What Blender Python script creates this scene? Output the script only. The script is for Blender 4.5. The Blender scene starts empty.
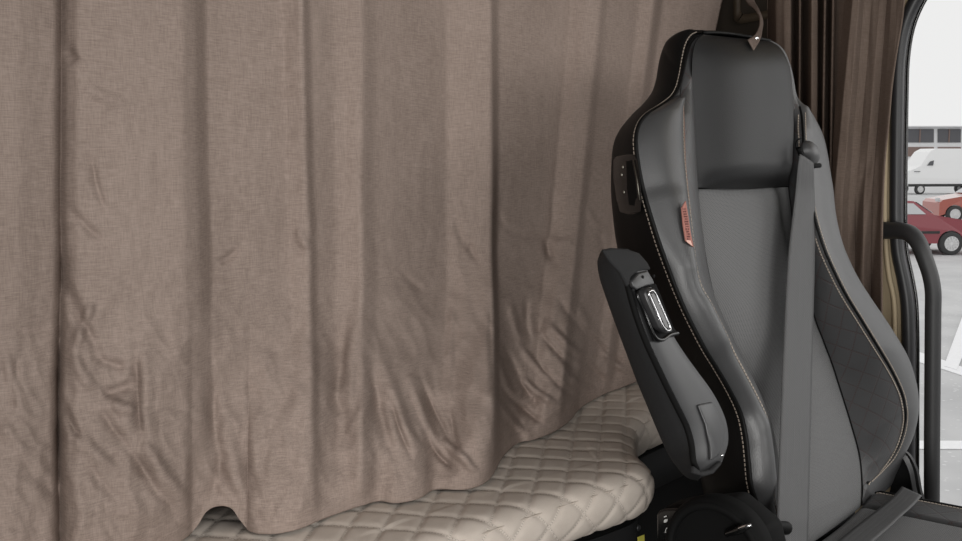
import bpy, math, random
import numpy as np
from mathutils import noise, Vector, Matrix
random.seed(7)
S = bpy.context.scene
COL = S.collection
# ------------------------------------------------------------------ camera
F = 1000.0
CAM = np.array([0.0, 0.0, 2.4])
YAW = math.radians(41.0)                    # angle between the view and the cab's cross axis (+X)
PITCH = math.atan((270.5 - 160.0) / F)
Dh = np.array([math.cos(YAW), math.sin(YAW), 0.0])
RT = np.array([Dh[1], -Dh[0], 0.0])
FW = Dh * math.cos(PITCH) + np.array([0, 0, -math.sin(PITCH)])
UP = np.cross(RT, FW)

def ray(px, py):
    return FW + (px - 481.0) / F * RT - (py - 270.5) / F * UP
def PY(px, py, y):
    d = ray(px, py); return CAM + d * (y / d[1])
def PX(px, py, x):
    d = ray(px, py); return CAM + d * (x / d[0])
def PZ(px, py, z):
    d = ray(px, py); return CAM + d * ((z - CAM[2]) / d[2])
def PD(px, py, dist):
    d = ray(px, py); return CAM + d * dist

cd = bpy.data.cameras.new('camera'); cam = bpy.data.objects.new('camera', cd); COL.objects.link(cam)
cd.sensor_width = 36.0; cd.lens = F * 36.0 / 962.0; cd.clip_start = 0.05; cd.clip_end = 800
cam.location = Vector(CAM)
cam.rotation_mode = 'QUATERNION'
cam.rotation_quaternion = Vector(FW).to_track_quat('-Z', 'Y')
S.camera = cam

# ------------------------------------------------------------------ objects
def tag(o, label=None, cat=None, group=None, kind=None):
    if label: o['label'] = label
    if cat: o['category'] = cat
    if group: o['group'] = group
    if kind: o['kind'] = kind
    return o
def link(name, me, parent=None):
    o = bpy.data.objects.new(name, me); COL.objects.link(o)
    if parent is not None:
        o.parent = parent
        # meshes are made in world coordinates: shift them into the parent's frame
        L = Vector((0, 0, 0)); q = parent
        while q is not None: L += q.location; q = q.parent
        me.transform(Matrix.Translation(-L))
    return o
def thing(name, loc, label, cat, group=None):
    o = bpy.data.objects.new(name, None); COL.objects.link(o)
    o.location = Vector(loc); o.empty_display_size = 0.1
    return tag(o, label, cat, group)

class MB:
    def __init__(s): s.v = []; s.f = []; s.uv = {}
    def add(s, verts, faces):
        b = len(s.v); s.v += [tuple(map(float, p)) for p in verts]; s.f += [tuple(i + b for i in f) for f in faces]; return b
    def grid(s, G, flip=False, closeu=False):
        G = np.asarray(G); n, m = G.shape[:2]
        b = len(s.v); s.v += [tuple(map(float, p)) for p in G.reshape(-1, 3)]
        for i in range(n - 1):
            for j in range(m - 1 if not closeu else m):
                j2 = (j + 1) % m
                q = (b + i*m + j, b + i*m + j2, b + (i+1)*m + j2, b + (i+1)*m + j)
                s.f.append(q[::-1] if flip else q)
        return b
    def box(s, c, h, ax=None):
        c = np.array(c, float); A = np.eye(3) if ax is None else np.array(ax, float)
        vs = [c + sx*h[0]*A[0] + sy*h[1]*A[1] + sz*h[2]*A[2] for sx in (-1,1) for sy in (-1,1) for sz in (-1,1)]
        s.add(vs, [(0,1,3,2),(4,6,7,5),(0,4,5,1),(2,3,7,6),(0,2,6,4),(1,5,7,3)])
    def tube(s, P, r, k=16, caps=True):
        P = np.asarray(P, float); n = len(P)
        R = np.full(n, r) if np.isscalar(r) else np.asarray(r)
        T = np.gradient(P, axis=0); T /= np.linalg.norm(T, axis=1)[:, None] + 1e-12
        up = np.array([0.3, 0.2, 1.0]) if abs(T[0][2]) < .9 else np.array([1., 0.1, 0])
        a = np.cross(T[0], up); a /= np.linalg.norm(a); rows = []
        for i in range(n):
            a = a - T[i]*np.dot(a, T[i]); a /= np.linalg.norm(a); b2 = np.cross(T[i], a)
            rows.append([P[i] + R[i]*(math.cos(t)*a + math.sin(t)*b2) for t in np.linspace(0, 2*math.pi, k, endpoint=False)])
        b = s.grid(rows, closeu=True)
        if caps:
            s.f.append(tuple(b + j for j in range(k))[::-1]); s.f.append(tuple(b + (n-1)*k + j for j in range(k)))
    def prism(s, poly, off):
        n = len(poly); poly = [np.array(p, float) for p in poly]; off = np.array(off, float)
        s.add(poly + [p + off for p in poly], [tuple(range(n))[::-1], tuple(range(n, 2*n))] + [(i, (i+1) % n, (i+1) % n + n, i + n) for i in range(n)])
    def lathe(s, c, ax, prof, k=32):
        ax = np.array(ax, float); ax /= np.linalg.norm(ax)
        a = np.cross(ax, [0.1, 0.3, 1.0]); a /= np.linalg.norm(a); b2 = np.cross(ax, a); rows = []
        for (h, r) in prof:
            rows.append([np.array(c) + ax*h + r*(math.cos(t)*a + math.sin(t)*b2) for t in np.linspace(0, 2*math.pi, k, endpoint=False)])
        s.grid(rows, closeu=True)
    def build(s, name, mat, parent=None, smooth=True, bevel=0, sub=0, uv=None, solid=0, split=None):
        me = bpy.data.meshes.new(name); me.from_pydata(s.v, [], s.f); me.update()
        if uv is not None:
            l = me.uv_layers.new(name='uv'); idx = np.empty(len(me.loops), dtype=np.int32); me.loops.foreach_get('vertex_index', idx)
            l.data.foreach_set('uv', np.asarray(uv, dtype=np.float32)[idx].ravel())
        if mat: me.materials.append(mat)
        if smooth: me.polygons.foreach_set('use_smooth', [True]*len(me.polygons))
        o = link(name, me, parent)
        import bmesh
        bm = bmesh.new(); bm.from_mesh(me)
        if not solid: bmesh.ops.recalc_face_normals(bm, faces=bm.faces)
        bm.to_mesh(me); bm.free()
        if solid:
            m = o.modifiers.new('thickness', 'SOLIDIFY'); m.thickness = abs(solid); m.offset = -1 if solid > 0 else 1
        if bevel:
            m = o.modifiers.new('bevel', 'BEVEL'); m.width = bevel; m.segments = 3; m.limit_method = 'ANGLE'; m.angle_limit = math.radians(35)
            m.harden_normals = False
        if sub:
            m = o.modifiers.new('sub', 'SUBSURF'); m.levels = sub; m.render_levels = sub
        if split is not None:
            try: me.set_sharp_from_angle(angle=math.radians(split))
            except Exception: pass
        return o

def cr(pts, n, k=None):
    """Catmull-Rom through the rows of pts, n samples even in arc length (of the first k columns)."""
    P = np.asarray(pts, float); m = len(P)
    k = k or P.shape[1]
    Q = np.vstack([2*P[0]-P[1], P, 2*P[-1]-P[-2]]); out = []
    for i in range(m-1):
        p0, p1, p2, p3 = Q[i], Q[i+1], Q[i+2], Q[i+3]
        t01 = max(np.linalg.norm((p1-p0)[:k])**.5, 1e-6); t12 = max(np.linalg.norm((p2-p1)[:k])**.5, 1e-6); t23 = max(np.linalg.norm((p3-p2)[:k])**.5, 1e-6)
        m1 = t12*((p1-p0)/t01 - (p2-p0)/(t01+t12) + (p2-p1)/t12); m2 = t12*((p2-p1)/t12 - (p3-p1)/(t12+t23) + (p3-p2)/t23)
        for t in np.linspace(0, 1, 16, endpoint=False):
            out.append((2*t**3-3*t**2+1)*p1 + (t**3-2*t**2+t)*m1 + (-2*t**3+3*t**2)*p2 + (t**3-t**2)*m2)
    out.append(P[-1]); out = np.array(out)
    s = np.concatenate([[0], np.cumsum(np.linalg.norm(np.diff(out[:, :k], axis=0), axis=1))])
    x = np.linspace(0, s[-1], n)
    return np.stack([np.interp(x, s, out[:, c]) for c in range(P.shape[1])], 1)

# ------------------------------------------------------------------ materials
def mat(name, color, rough=.6, metal=0, spec=.5):
    m = bpy.data.materials.new(name); m.use_nodes = True; b = m.node_tree.nodes['Principled BSDF']
    b.inputs['Base Color'].default_value = (*color, 1); b.inputs['Roughness'].default_value = rough
    b.inputs['Metallic'].default_value = metal; b.inputs['Specular IOR Level'].default_value = spec
    return m
class NT:
    def __init__(s, m): s.t = m.node_tree; s.n = s.t.nodes; s.l = s.t.links; s.b = s.n['Principled BSDF']
    def node(s, typ, **kw):
        n = s.n.new(typ)
        for k, v in kw.items(): setattr(n, k, v)
        return n
    def link(s, a, b): s.l.new(a, b)
    def math(s, op, a, b=None, clamp=False):
        n = s.node('ShaderNodeMath', operation=op, use_clamp=clamp)
        for i, v in enumerate((a, b)):
            if v is None: continue
            if isinstance(v, (int, float)): n.inputs[i].default_value = v
            else: s.link(v, n.inputs[i])
        return n.outputs[0]
    def coord(s, which='Object'):
        return s.node('ShaderNodeTexCoord').outputs[which]
    def noise(s, scale, detail=3, co=None, rough=.5, vec=None):
        n = s.node('ShaderNodeTexNoise'); n.inputs['Scale'].default_value = scale; n.inputs['Detail'].default_value = detail; n.inputs['Roughness'].default_value = rough
        s.link(co if co is not None else s.coord(), n.inputs['Vector']); return n.outputs['Fac']
    def mapping(s, co, scale=(1,1,1), rot=(0,0,0)):
        n = s.node('ShaderNodeMapping'); n.inputs['Scale'].default_value = scale; n.inputs['Rotation'].default_value = rot
        s.link(co, n.inputs['Vector']); return n.outputs[0]
    def ramp(s, fac, stops):
        n = s.node('ShaderNodeValToRGB'); e = n.color_ramp.elements
        while len(e) < len(stops): e.new(.5)
        for i, (p, c) in enumerate(stops): e[i].position = p; e[i].color = (*c, 1)
        s.link(fac, n.inputs[0]); return n.outputs[0]
    def mix(s, fac, a, b, mode='MIX'):
        n = s.node('ShaderNodeMix', data_type='RGBA', blend_type=mode)
        for i, v in ((0, fac), (6, a), (7, b)):
            if isinstance(v, (int, float)): n.inputs[i].default_value = v
            elif isinstance(v, tuple): n.inputs[i].default_value = (*v, 1)
            else: s.link(v, n.inputs[i])
        return n.outputs[2]
    def bump(s, h, strength=.3, dist=.001, prev=None):
        n = s.node('ShaderNodeBump'); n.inputs['Strength'].default_value = strength; n.inputs['Distance'].default_value = dist
        s.link(h, n.inputs['Height'])
        if prev is not None: s.link(prev, n.inputs['Normal'])
        s.link(n.outputs[0], s.b.inputs['Normal']); return n.outputs[0]
    def color(s, c): s.link(c, s.b.inputs['Base Color'])

def tri(N, x):      # distance of x to the nearest integer, 0 .. 0.5
    f = N.math('FRACT', x); g = N.math('SUBTRACT', f, .5); return N.math('SUBTRACT', .5, N.math('ABSOLUTE', g))
def smaller(N, x, w, soft):  # 1 where x<w
    return N.math('SUBTRACT', 1.0, N.math('DIVIDE', N.math('SUBTRACT', x, w), soft), clamp=True)

def fabric(name, c1, c2, along='X', ws=(260, 1, 900)):
    m = mat(name, c1, .95, spec=.12); N = NT(m); co = N.coord()
    slub = N.noise(1.0, 3, N.mapping(co, scale=(70, 70, 900)))
    slub2 = N.noise(1.0, 2, N.mapping(co, scale=(700, 700, 60)))
    big = N.noise(7, 3, co)
    s = N.math('ADD', N.math('MULTIPLY', slub, .6), N.math('MULTIPLY', slub2, .4))
    s = N.math('ADD', s, N.math('MULTIPLY', N.math('SUBTRACT', big, .5), .25))
    N.color(N.ramp(s, [(.28, c1), (.72, c2)]))
    N.bump(s, .35, .0012)
    N.b.inputs['Specular IOR Level'].default_value = .04
    return m
def leather(name, c, rough=.42, quilt=0, grain=.25):
    m = mat(name, c, rough, spec=.5); N = NT(m); co = N.coord()
    v = N.node('ShaderNodeTexVoronoi'); v.inputs['Scale'].default_value = 520; N.link(co, v.inputs['Vector'])
    n = N.noise(18, 3, co); h = v.outputs['Distance']
    pr = N.bump(h, grain, .0006)
    cc = N.mix(n, tuple(x*.88 for x in c), tuple(x*1.12 for x in c))
    if quilt:
        uv = N.coord('UV'); sp = N.node('ShaderNodeSeparateXYZ'); N.link(uv, sp.inputs[0])
        a = N.math('MULTIPLY', N.math('ADD', sp.outputs[0], N.math('MULTIPLY', sp.outputs[1], .8)), 1/quilt)
        b = N.math('MULTIPLY', N.math('SUBTRACT', sp.outputs[0], N.math('MULTIPLY', sp.outputs[1], .8)), 1/quilt)
        da, db = tri(N, a), tri(N, b)
        d = N.math('MINIMUM', da, db)
        line = smaller(N, d, .012, .03)
        # dotted red-brown thread
        dots = N.math('MULTIPLY', line, N.math('GREATER_THAN', tri(N, N.math('MULTIPLY', sp.outputs[1], 260)), .2))
        cc = N.mix(N.math('MULTIPLY', dots, .75), cc, (.035, .012, .010))
        groove = N.math('SUBTRACT', 1.0, smaller(N, d, .0, .07))
        N.bump(groove, .22, .0010, prev=pr)
    N.color(cc)
    return m

M = {}
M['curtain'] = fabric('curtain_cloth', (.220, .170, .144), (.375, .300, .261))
M['curtain_shaded'] = fabric('shaded_curtain_cloth', (.115, .085, .068), (.185, .142, .118))  # same cloth as the bunk curtain, with shade put into the colour
M['leather'] = leather('grey_leather', (.045, .045, .046), rough=.40)
M['leather_head'] = leather('headrest_leather', (.012, .012, .0125), rough=.5)
M['leather_head'].node_tree.nodes['Principled BSDF'].inputs['Specular IOR Level'].default_value = .3
M['leather_black'] = leather('black_leather', (.004, .004, .004), rough=.55, grain=.1)
M['leather_black'].node_tree.nodes['Principled BSDF'].inputs['Specular IOR Level'].default_value = .14
M['leather_quilt'] = leather('quilted_leather', (.040, .040, .041), quilt=.042)
M['shell'] = mat('black_shell', (.004, .004, .004), .6, spec=.12)
M['void'] = mat('dark_plastic', (.004, .004, .004), .7, spec=.1)
m = mat('perforated_fabric', (.11, .11, .11), .75, spec=.25); M['perf'] = m
N = NT(m); uv = N.coord('UV'); sp = N.node('ShaderNodeSeparateXYZ'); N.link(uv, sp.inputs[0])
K = 1/.0042
a = N.math('MULTIPLY', N.math('ADD', sp.outputs[0], sp.outputs[1]), K); b = N.math('MULTIPLY', N.math('SUBTRACT', sp.outputs[0], sp.outputs[1]), K)
d = N.math('ADD', N.math('POWER', N.math('SUBTRACT', .5, tri(N, a)), 2.0), N.math('POWER', N.math('SUBTRACT', .5, tri(N, b)), 2.0))
hole = smaller(N, d, .05, .05)
N.color(N.mix(hole, (.165, .165, .166), (.035, .035, .035))); N.bump(N.math('SUBTRACT', 1.0, hole), .5, .001)
# plastics
def plastic(name, c, rough=.5, grain=0, gs=900):
    m = mat(name, c, rough, spec=.45); N = NT(m)
    if grain:
        n = N.noise(gs, 2); N.bump(n, grain, .0008)
        N.color(N.mix(N.noise(gs*.6, 2), tuple(x*.7 for x in c), tuple(x*1.35 for x in c)))
    else:
        N.color(N.mix(N.noise(30, 2), tuple(x*.93 for x in c), tuple(x*1.07 for x in c)))
    return m
M['arm_tex'] = plastic('textured_charcoal_plastic', (.013, .013, .0135), .75, .5)
M['arm_tex'].node_tree.nodes['Principled BSDF'].inputs['Specular IOR Level'].default_value = .25
M['arm_smooth'] = plastic('satin_grey_plastic', (.028, .028, .029), .36)
M['gloss'] = plastic('gloss_black_plastic', (.005, .005, .005), .18)
M['chrome'] = mat('chrome', (.75, .75, .76), .18, metal=1)
M['steel'] = mat('dull_steel', (.22, .21, .18), .4, metal=1)
M['rubber'] = plastic('rubber_seal', (.022, .022, .024), .42)
M['handle'] = plastic('handle_plastic', (.030, .030, .031), .5, .25, 700)
M['beige'] = plastic('beige_trim_plastic', (.46, .37, .24), .6)
M['beige_shaded'] = plastic('shaded_beige_plastic', (.07, .05, .032), .6)  # beige trim for the pocket frame, shade mixed into its colour
M['wall_shaded'] = plastic('shaded_beige_wall', (.035, .026, .018), .9)  # the beige wall again, darkened in colour to stand for shade
M['paint'] = plastic('grey_white_paint', (.62, .62, .63), .35)
M['lining'] = plastic('cab_lining', (.22, .20, .18), .9)
M['lining_dark'] = plastic('dark_lining', (.05, .05, .05), .9)
M['webbing'] = mat('belt_webbing', (.06, .06, .06), .55, spec=.4)
N = NT(M['webbing']); uv = N.coord('UV'); w = N.node('ShaderNodeTexWave', wave_type='BANDS', bands_direction='DIAGONAL'); w.inputs['Scale'].default_value = 220; w.inputs['Distortion'].default_value = .5
N.link(uv, w.inputs['Vector']); sp = N.node('ShaderNodeSeparateXYZ'); N.link(uv, sp.inputs[0])
st = smaller(N, tri(N, N.math('MULTIPLY', sp.outputs[0], 1/.0098)), .03, .12)
N.color(N.mix(w.outputs['Fac'], (.050, .050, .051), (.090, .090, .091))); N.bump(N.math('SUBTRACT', w.outputs['Fac'], st), .4, .0006)
M['thread'] = mat('cream_thread', (.34, .29, .24), .8); M['thread_red'] = mat('rust_thread', (.26, .15, .12), .8)
M['tag'] = mat('red_label_cloth', (.36, .15, .12), .8); M['tag_ink'] = mat('label_ink', (.12, .035, .03), .8); M['tag_light'] = mat('label_light', (.72, .45, .38), .8)
M['strap'] = fabric('strap_cloth', (.12, .09, .075), (.19, .15, .13))
# quilted mattress cover (uv: cell units)
m = mat('quilted_cover', (.45, .39, .33), .85, spec=.2); M['quilt'] = m
N = NT(m); uv = N.coord('UV'); sp = N.node('ShaderNodeSeparateXYZ'); N.link(uv, sp.inputs[0]); u, v = sp.outputs[0], sp.outputs[1]
du, dv = tri(N, u), tri(N, v)
lu = smaller(N, du, .018, .02); lv = smaller(N, dv, .014, .016)
su = N.math('MULTIPLY', lu, N.math('GREATER_THAN', tri(N, N.math('MULTIPLY', v, 13)), .17))
sv = N.math('MULTIPLY', lv, N.math('GREATER_THAN', tri(N, N.math('MULTIPLY', u, 11)), .17))
stitch = N.math('MAXIMUM', su, sv); gro = N.math('MAXIMUM', lu, lv)
base = N.ramp(N.noise(22, 4), [(.3, (.60, .53, .465)), (.7, (.68, .605, .535))])
fine = N.noise(900, 2)
base = N.mix(N.math('MULTIPLY', fine, .25), base, (.33, .27, .22))
base = N.mix(N.math('MULTIPLY', gro, .45), base, (.24, .19, .155))  # crease shade along the seams painted into the cover colour
N.color(N.mix(N.math('MULTIPLY', stitch, .8), base, (.74, .67, .60)))
pr = N.bump(fine, .25, .0008); N.bump(stitch, .4, .001, prev=pr)
M['quilt_seam'] = plastic('seam_thread', (.50, .43, .37), .9)
# outside
m = mat('asphalt', (.3, .3, .3), .9); M['asphalt'] = m; N = NT(m); co = N.coord()
base = N.ramp(N.noise(.9, 5, co), [(.3, (.52, .52, .525)), (.7, (.66, .66, .66))])
v = N.node('ShaderNodeTexVoronoi'); v.inputs['Scale'].default_value = 14; N.link(co, v.inputs['Vector'])
peb = smaller(N, v.outputs['Distance'], .16, .12)
peb = N.math('MULTIPLY', peb, N.math('GREATER_THAN', N.noise(9, 1, co), .52))
N.color(N.mix(N.math('MULTIPLY', peb, .5), base, (.88, .88, .88)))
M['white_line'] = plastic('road_paint', (.95, .95, .96), .8)
M['car_red'] = mat('red_car_paint', (.27, .035, .05), .28); M['car_rust'] = mat('orange_red_car_paint', (.42, .10, .07), .3)
M['car_white'] = mat('white_car_paint', (.9, .9, .9), .3); 
for k_ in ('car_red', 'car_rust', 'car_white'): M[k_].node_tree.nodes['Principled BSDF'].inputs['Coat Weight'].default_value = 1
M['tyre'] = mat('tyre_rubber', (.05, .05, .05), .8); M['hub'] = mat('silver_wheel', (.75, .75, .75), .35, metal=.2)
M['glass'] = mat('pale_car_glass', (.55, .56, .57), .1); M['glass_dark'] = mat('dark_window_glass', (.10, .10, .11), .25)
M['wall_white'] = plastic('white_wall', (.80, .80, .81), .8)
M['brick'] = mat('brown_blind', (.24, .17, .15), .8)
M['yellow'] = mat('yellow_sticker', (.65, .60, .10), .6); M['icon'] = mat('white_print', (.55, .55, .53), .6)

# ================================================================== the setting
ZB = CAM[2] - .50          # top of the bunk mattress
def quad_wall(name, c, h, m, **kw):
    b = MB(); b.box(c, h); return tag(b.build(name, m, smooth=False, **kw), kind='structure')
quad_wall('floor', (1.0, .5, 1.22), (1.36, 1.55, .04), M['lining_dark'])
quad_wall('ceiling', (1.0, .62, 3.44), (1.36, 1.38, .04), M['lining'])
quad_wall('wall_rear', (1.0, 2.02, 2.34), (1.36, .03, 1.08), M['lining'])
quad_wall('wall_passenger_side', (-.36, 1.15, 2.34), (.03, .84, 1.08), M['lining_dark'])
XW = 2.30
# driver's side wall: everything behind the door opening, with the rounded corner of the opening
seal_px = [(948,-48),(930,-22),(913,5),(904,28),(899,58),(897.5,100),(896.5,180),(896.5,225),(898,252),(903,276),(907,300),(908.5,335),(908.5,400),(908.5,470),(908.5,560),(908.5,640)]
sealP = cr([PX(a, b, XW) for a, b in seal_px], 90)
wm = MB(); yb = 2.0
G = [[np.array([XW + .012, p[1] + .004, p[2]]), np.array([XW + .012, max(p[1] + .05, p[1]), p[2]]), np.array([XW + .012, yb, p[2]])] for p in sealP]
wm.grid(G)
tp = sealP[0]; bp = sealP[-1]
wm.grid([[np.array([XW + .012, tp[1], 3.4]), np.array([XW + .012, yb, 3.4])], [np.array([XW + .012, tp[1], tp[2]]), np.array([XW + .012, yb, tp[2]])]])
wm.grid([[np.array([XW + .012, bp[1], bp[2]]), np.array([XW + .012, yb, bp[2]])], [np.array([XW + .012, bp[1], 1.2]), np.array([XW + .012, yb, 1.2])]])
# header above the door
wm.grid([[np.array([XW + .012, -.75, 3.4]), np.array([XW + .012, tp[1] + .01, 3.4])], [np.array([XW + .012, -.75, tp[2]]), np.array([XW + .012, tp[1] + .01, tp[2]])]])
tag(wm.build('wall_driver_side', M['beige'], solid=.02, smooth=False), kind='structure')
# raised moulding on the beige pillar beside the opening
b = MB()
pm = cr([PX(a, c, XW - .004) for a, c in [(893,30),(889,80),(886,150),(885,225),(889,275),(894,300),(895,350),(895,400)]], 60)
b.tube(pm, .006, 8); tag(b.build('trim_1', M['beige']), kind='structure')
wb = MB(); wb.box((XW + .004, 1.34, 2.34), (.005, .42, 1.06)); tag(wb.build('shade_panel', M['wall_shaded'], smooth=False), kind='structure')  # added dark sheet over the beige wall, painted-in shade of the corner
# rubber seal round the opening
b = MB(); b.tube(sealP, .0145, 20); so = b.build('trim_2', M['rubber']); tag(so, kind='structure')
b = MB(); b.tube(sealP + np.array([.012, -.0165, 0]), .0035, 8); b.build('seal_lip', M['gloss'], so)
# painted outer flange of the door opening
b = MB()
fl = [[p + np.array([.012, -.012, 0]), p + np.array([.026, -.012, 0]), p + np.array([.036, -.004, 0]), p + np.array([.036, .03, 0])] for p in sealP]
b.grid(fl); tag(b.build('trim_3', M['paint'], solid=.003), kind='structure')

# ground and the marks on it
g = MB(); g.box((60, 0, -.05), (140, 140, .05)); ground = tag(g.build('floor_outside', M['asphalt'], smooth=False), kind='structure'); ground.name = 'ground'
def mark(pts, z=.004):
    b = MB(); P = [PZ(x, y, z) for x, y in pts]; b.prism([p for p in P], (0, 0, .006)); b.build('road_marking', M['white_line'], ground, smooth=False)
mark([(880,441),(1100,442),(1100,450),(880,449)])
mark([(880,357),(918,362),(945,370),(975,380),(1010,392),(1010,384),(975,372),(945,361),(918,352),(880,348)])
mark([(944,366),(964,312),(984,262),(998,262),(978,318),(957,370)], .012)

# ================================================================== outside things
def wheel(parent, c, ax, r, w):
    c = np.array(c); ax = np.array(ax)
    t = MB(); t.lathe(c, ax, [(-w/2, r*.62), (-w/2, r*.9), (-w*.38, r), (w*.38, r), (w/2, r*.9), (w/2, r*.62)], 36); o = t.build('wheel', M['tyre'], parent)
    h = MB(); h.lathe(c, ax, [(w*.48, r*.66), (w*.52, r*.60), (w*.36, r*.52), (w*.40, r*.2), (w*.5, r*.16), (w*.5, .001)], 36)
    u = np.array([0, 0, 1.0]); s = np.cross(ax, u)
    for k in range(12):
        a = k*math.pi/6; d = math.cos(a)*s + math.sin(a)*u; e = np.cross(ax, d)
        h.box(c + ax*w*.45 + d*r*.38, (r*.2, r*.045, w*.05), (d, e, ax))
    h.build('hubcap', M['hub'], o, split=40)
def car(front, dirx, L, H, W, paint, label, name='parked_car', cat='car', prof=None, groupwheels=.31, glass=M['glass'], wf=.19, far=None):
    """front: ground point below the nose on the near side; dirx: unit vector tail->nose; near side faces the camera"""
    dirx = np.array(dirx, float); dirx /= np.linalg.norm(dirx)
    far = Dh - dirx*np.dot(Dh, dirx); far /= np.linalg.norm(far); side = -far
    root = thing(name, np.array(front) - dirx*L/2 + far*W/2, label, cat)
    p = prof or [(0,.30),(0,.52),(.03,.60),(.22,.70),(.29,.735),(.40,.985),(.46,1.0),(.70,1.0),(.80,.94),(.90,.72),(.985,.68),(1,.55),(1,.28)]
    def at(s, h, w): return np.array(front) - dirx*s*L + far*w*W + np.array([0, 0, h*H])
    # body: lower sides with wheel arches + lofted sections across the width
    wr = .80; r = groupwheels
    arcs_r = [(wr + math.cos(t)*(r*1.12)/L, (r + math.sin(t)*r*1.12)/H) for t in np.linspace(0, math.pi, 12)]
    arcs_f = [(wf + math.cos(t)*(r*1.12)/L, (r + math.sin(t)*r*1.12)/H) for t in np.linspace(0, math.pi, 12)]
    poly = p + [(1, .24/H)] + arcs_r + arcs_f + [(0, .24/H)]
    bd = MB(); secs = []
    for w, inset in ((.0, .03), (.02, .0), (.98, .0), (1.0, .03)):
        row = []
        for s, h in poly:
            tum = max(0, (h - .66)) * .38
            ww = .0 + tum if w < .5 else 1 - tum
            row.append(at(s, h, ww + (w if w < .5 else w - 1)*1.0))
        secs.append(row)
    bd.grid(secs, closeu=True)
    n = len(poly); bd.f.append(tuple(range(n))); bd.f.append(tuple(len(bd.v) - n + i for i in range(n))[::-1])
    bd.build('car_body', paint, root, smooth=False)
    for c in (wf, wr):
        for w in (.02, .98):
            wheel(root, at(c, r/H, w), side if w < .5 else -side, r, .2)
    # side windows, windscreen
    gh = glass
    for w in (0, 1):
        for (s0, s1, s2, s3) in ((.34, .405, .52, .52), (.54, .54, .68, .78)):
            g = MB(); q = []
            for s, h in ((s0, .75), (s1, .945), (s2, .955), (s3, .75)):
                tum = (h - .66)*.38; ww = tum if w == 0 else 1 - tum
                q.append(at(s, h, ww) + side*(.012 if w == 0 else -.012))
            g.prism(q, side*(.006 if w == 0 else -.006)); g.build('side_window', gh, root, smooth=False)
    g = MB(); nn = np.array([0, 0, .02]) + dirx*.02
    g.prism([at(.295, .755, .08) + nn, at(.385, .955, .14) + nn, at(.385, .955, .86) + nn, at(.295, .755, .92) + nn], nn*.3); g.build('windscreen', gh, root, smooth=False)
    g = MB(); g.box(at(.004, .60, .12) + dirx*.02, (.03, .16, .07), (dirx, far, (0,0,1))); g.build('headlight', M['glass'], root, bevel=.01)
    g = MB(); g.box(at(.5, .42, 0) + side*.012, (L*.24, .012, .03), (dirx, side, (0,0,1))); g.build('side_strip', M['tyre'], root)
    return root
d_right = RT.copy()
def ground_at(px, dist):
    """point on the ground straight below image column px at forward distance dist"""
    r = (px - 481)/F; v = Dh + r*RT; return np.array([v[0]*dist, v[1]*dist, 0.0])
car(ground_at(984, 25.3), (RT*.995 + Dh*.02), 4.3, 1.38, 1.68, M['car_red'], 'dark red car parked nearest the cab, its silver front wheel beside the grab handle', groupwheels=.295)
car(ground_at(939, 38.7), (-RT*.99 + Dh*.05), 4.2, 1.45, 1.7, M['car_rust'], 'orange red car parked behind the dark red car, cut by the right edge', groupwheels=.32, wf=.14)
vprof = [(0,.22),(0,.38),(.03,.50),(.13,.58),(.17,.62),(.27,.93),(.33,1.0),(.60,1.0),(.96,1.0),(1,.96),(1,.30),(1,.22)]
vd = (-RT*.96 - Dh*.15)
def van():
    fr = ground_at(903, 70); dirx = vd/np.linalg.norm(vd); L, H, W = 7.0, 3.2, 2.1
    far = Dh.copy(); far -= dirx*np.dot(far, dirx); far /= np.linalg.norm(far)
    root = thing('delivery_van', fr - dirx*L/2, 'white van parked in front of the pale building beyond the red cars', 'van')
    def at(s, h, w): return fr - dirx*s*L + far*w*W + np.array([0, 0, h*H])
    b = MB(); rows = []
    for w in (0, .03, .97, 1):
        rows.append([at(s, h, (w if w < .5 else w) + (max(0, h-.5)*.12 if w < .5 else -max(0, h-.5)*.12)) for s, h in vprof])
    b.grid(rows, closeu=True); n = len(vprof); b.f.append(tuple(range(n))); b.f.append(tuple(len(b.v)-n+i for i in range(n))[::-1])
    b.build('van_body', M['car_white'], root, smooth=False)
    for c in (.17, .80):
        for w in (.02, .98):
            wheel(root, at(c, .36/H, w), -far if w < .5 else far, .36, .24)
    g = MB(); g.prism([at(.235, .63, -.005), at(.27, .72, .01), at(.31, .74, .012), at(.30, .63, -.005)], -far*.01); g.build('side_window', M['glass_dark'], root, smooth=False)
    g = MB(); g.box(at(.5, .20, -.01), (L*.46, .02, .09), (dirx, far, (0,0,1))); g.build('sill_strip', M['tyre'], root)
    g = MB(); g.box(at(.13, .5, -.012), (.22, .02, .02), (dirx, far, (0,0,1))); g.build('lamp_strip', M['glass_dark'], root)
van()
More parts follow.
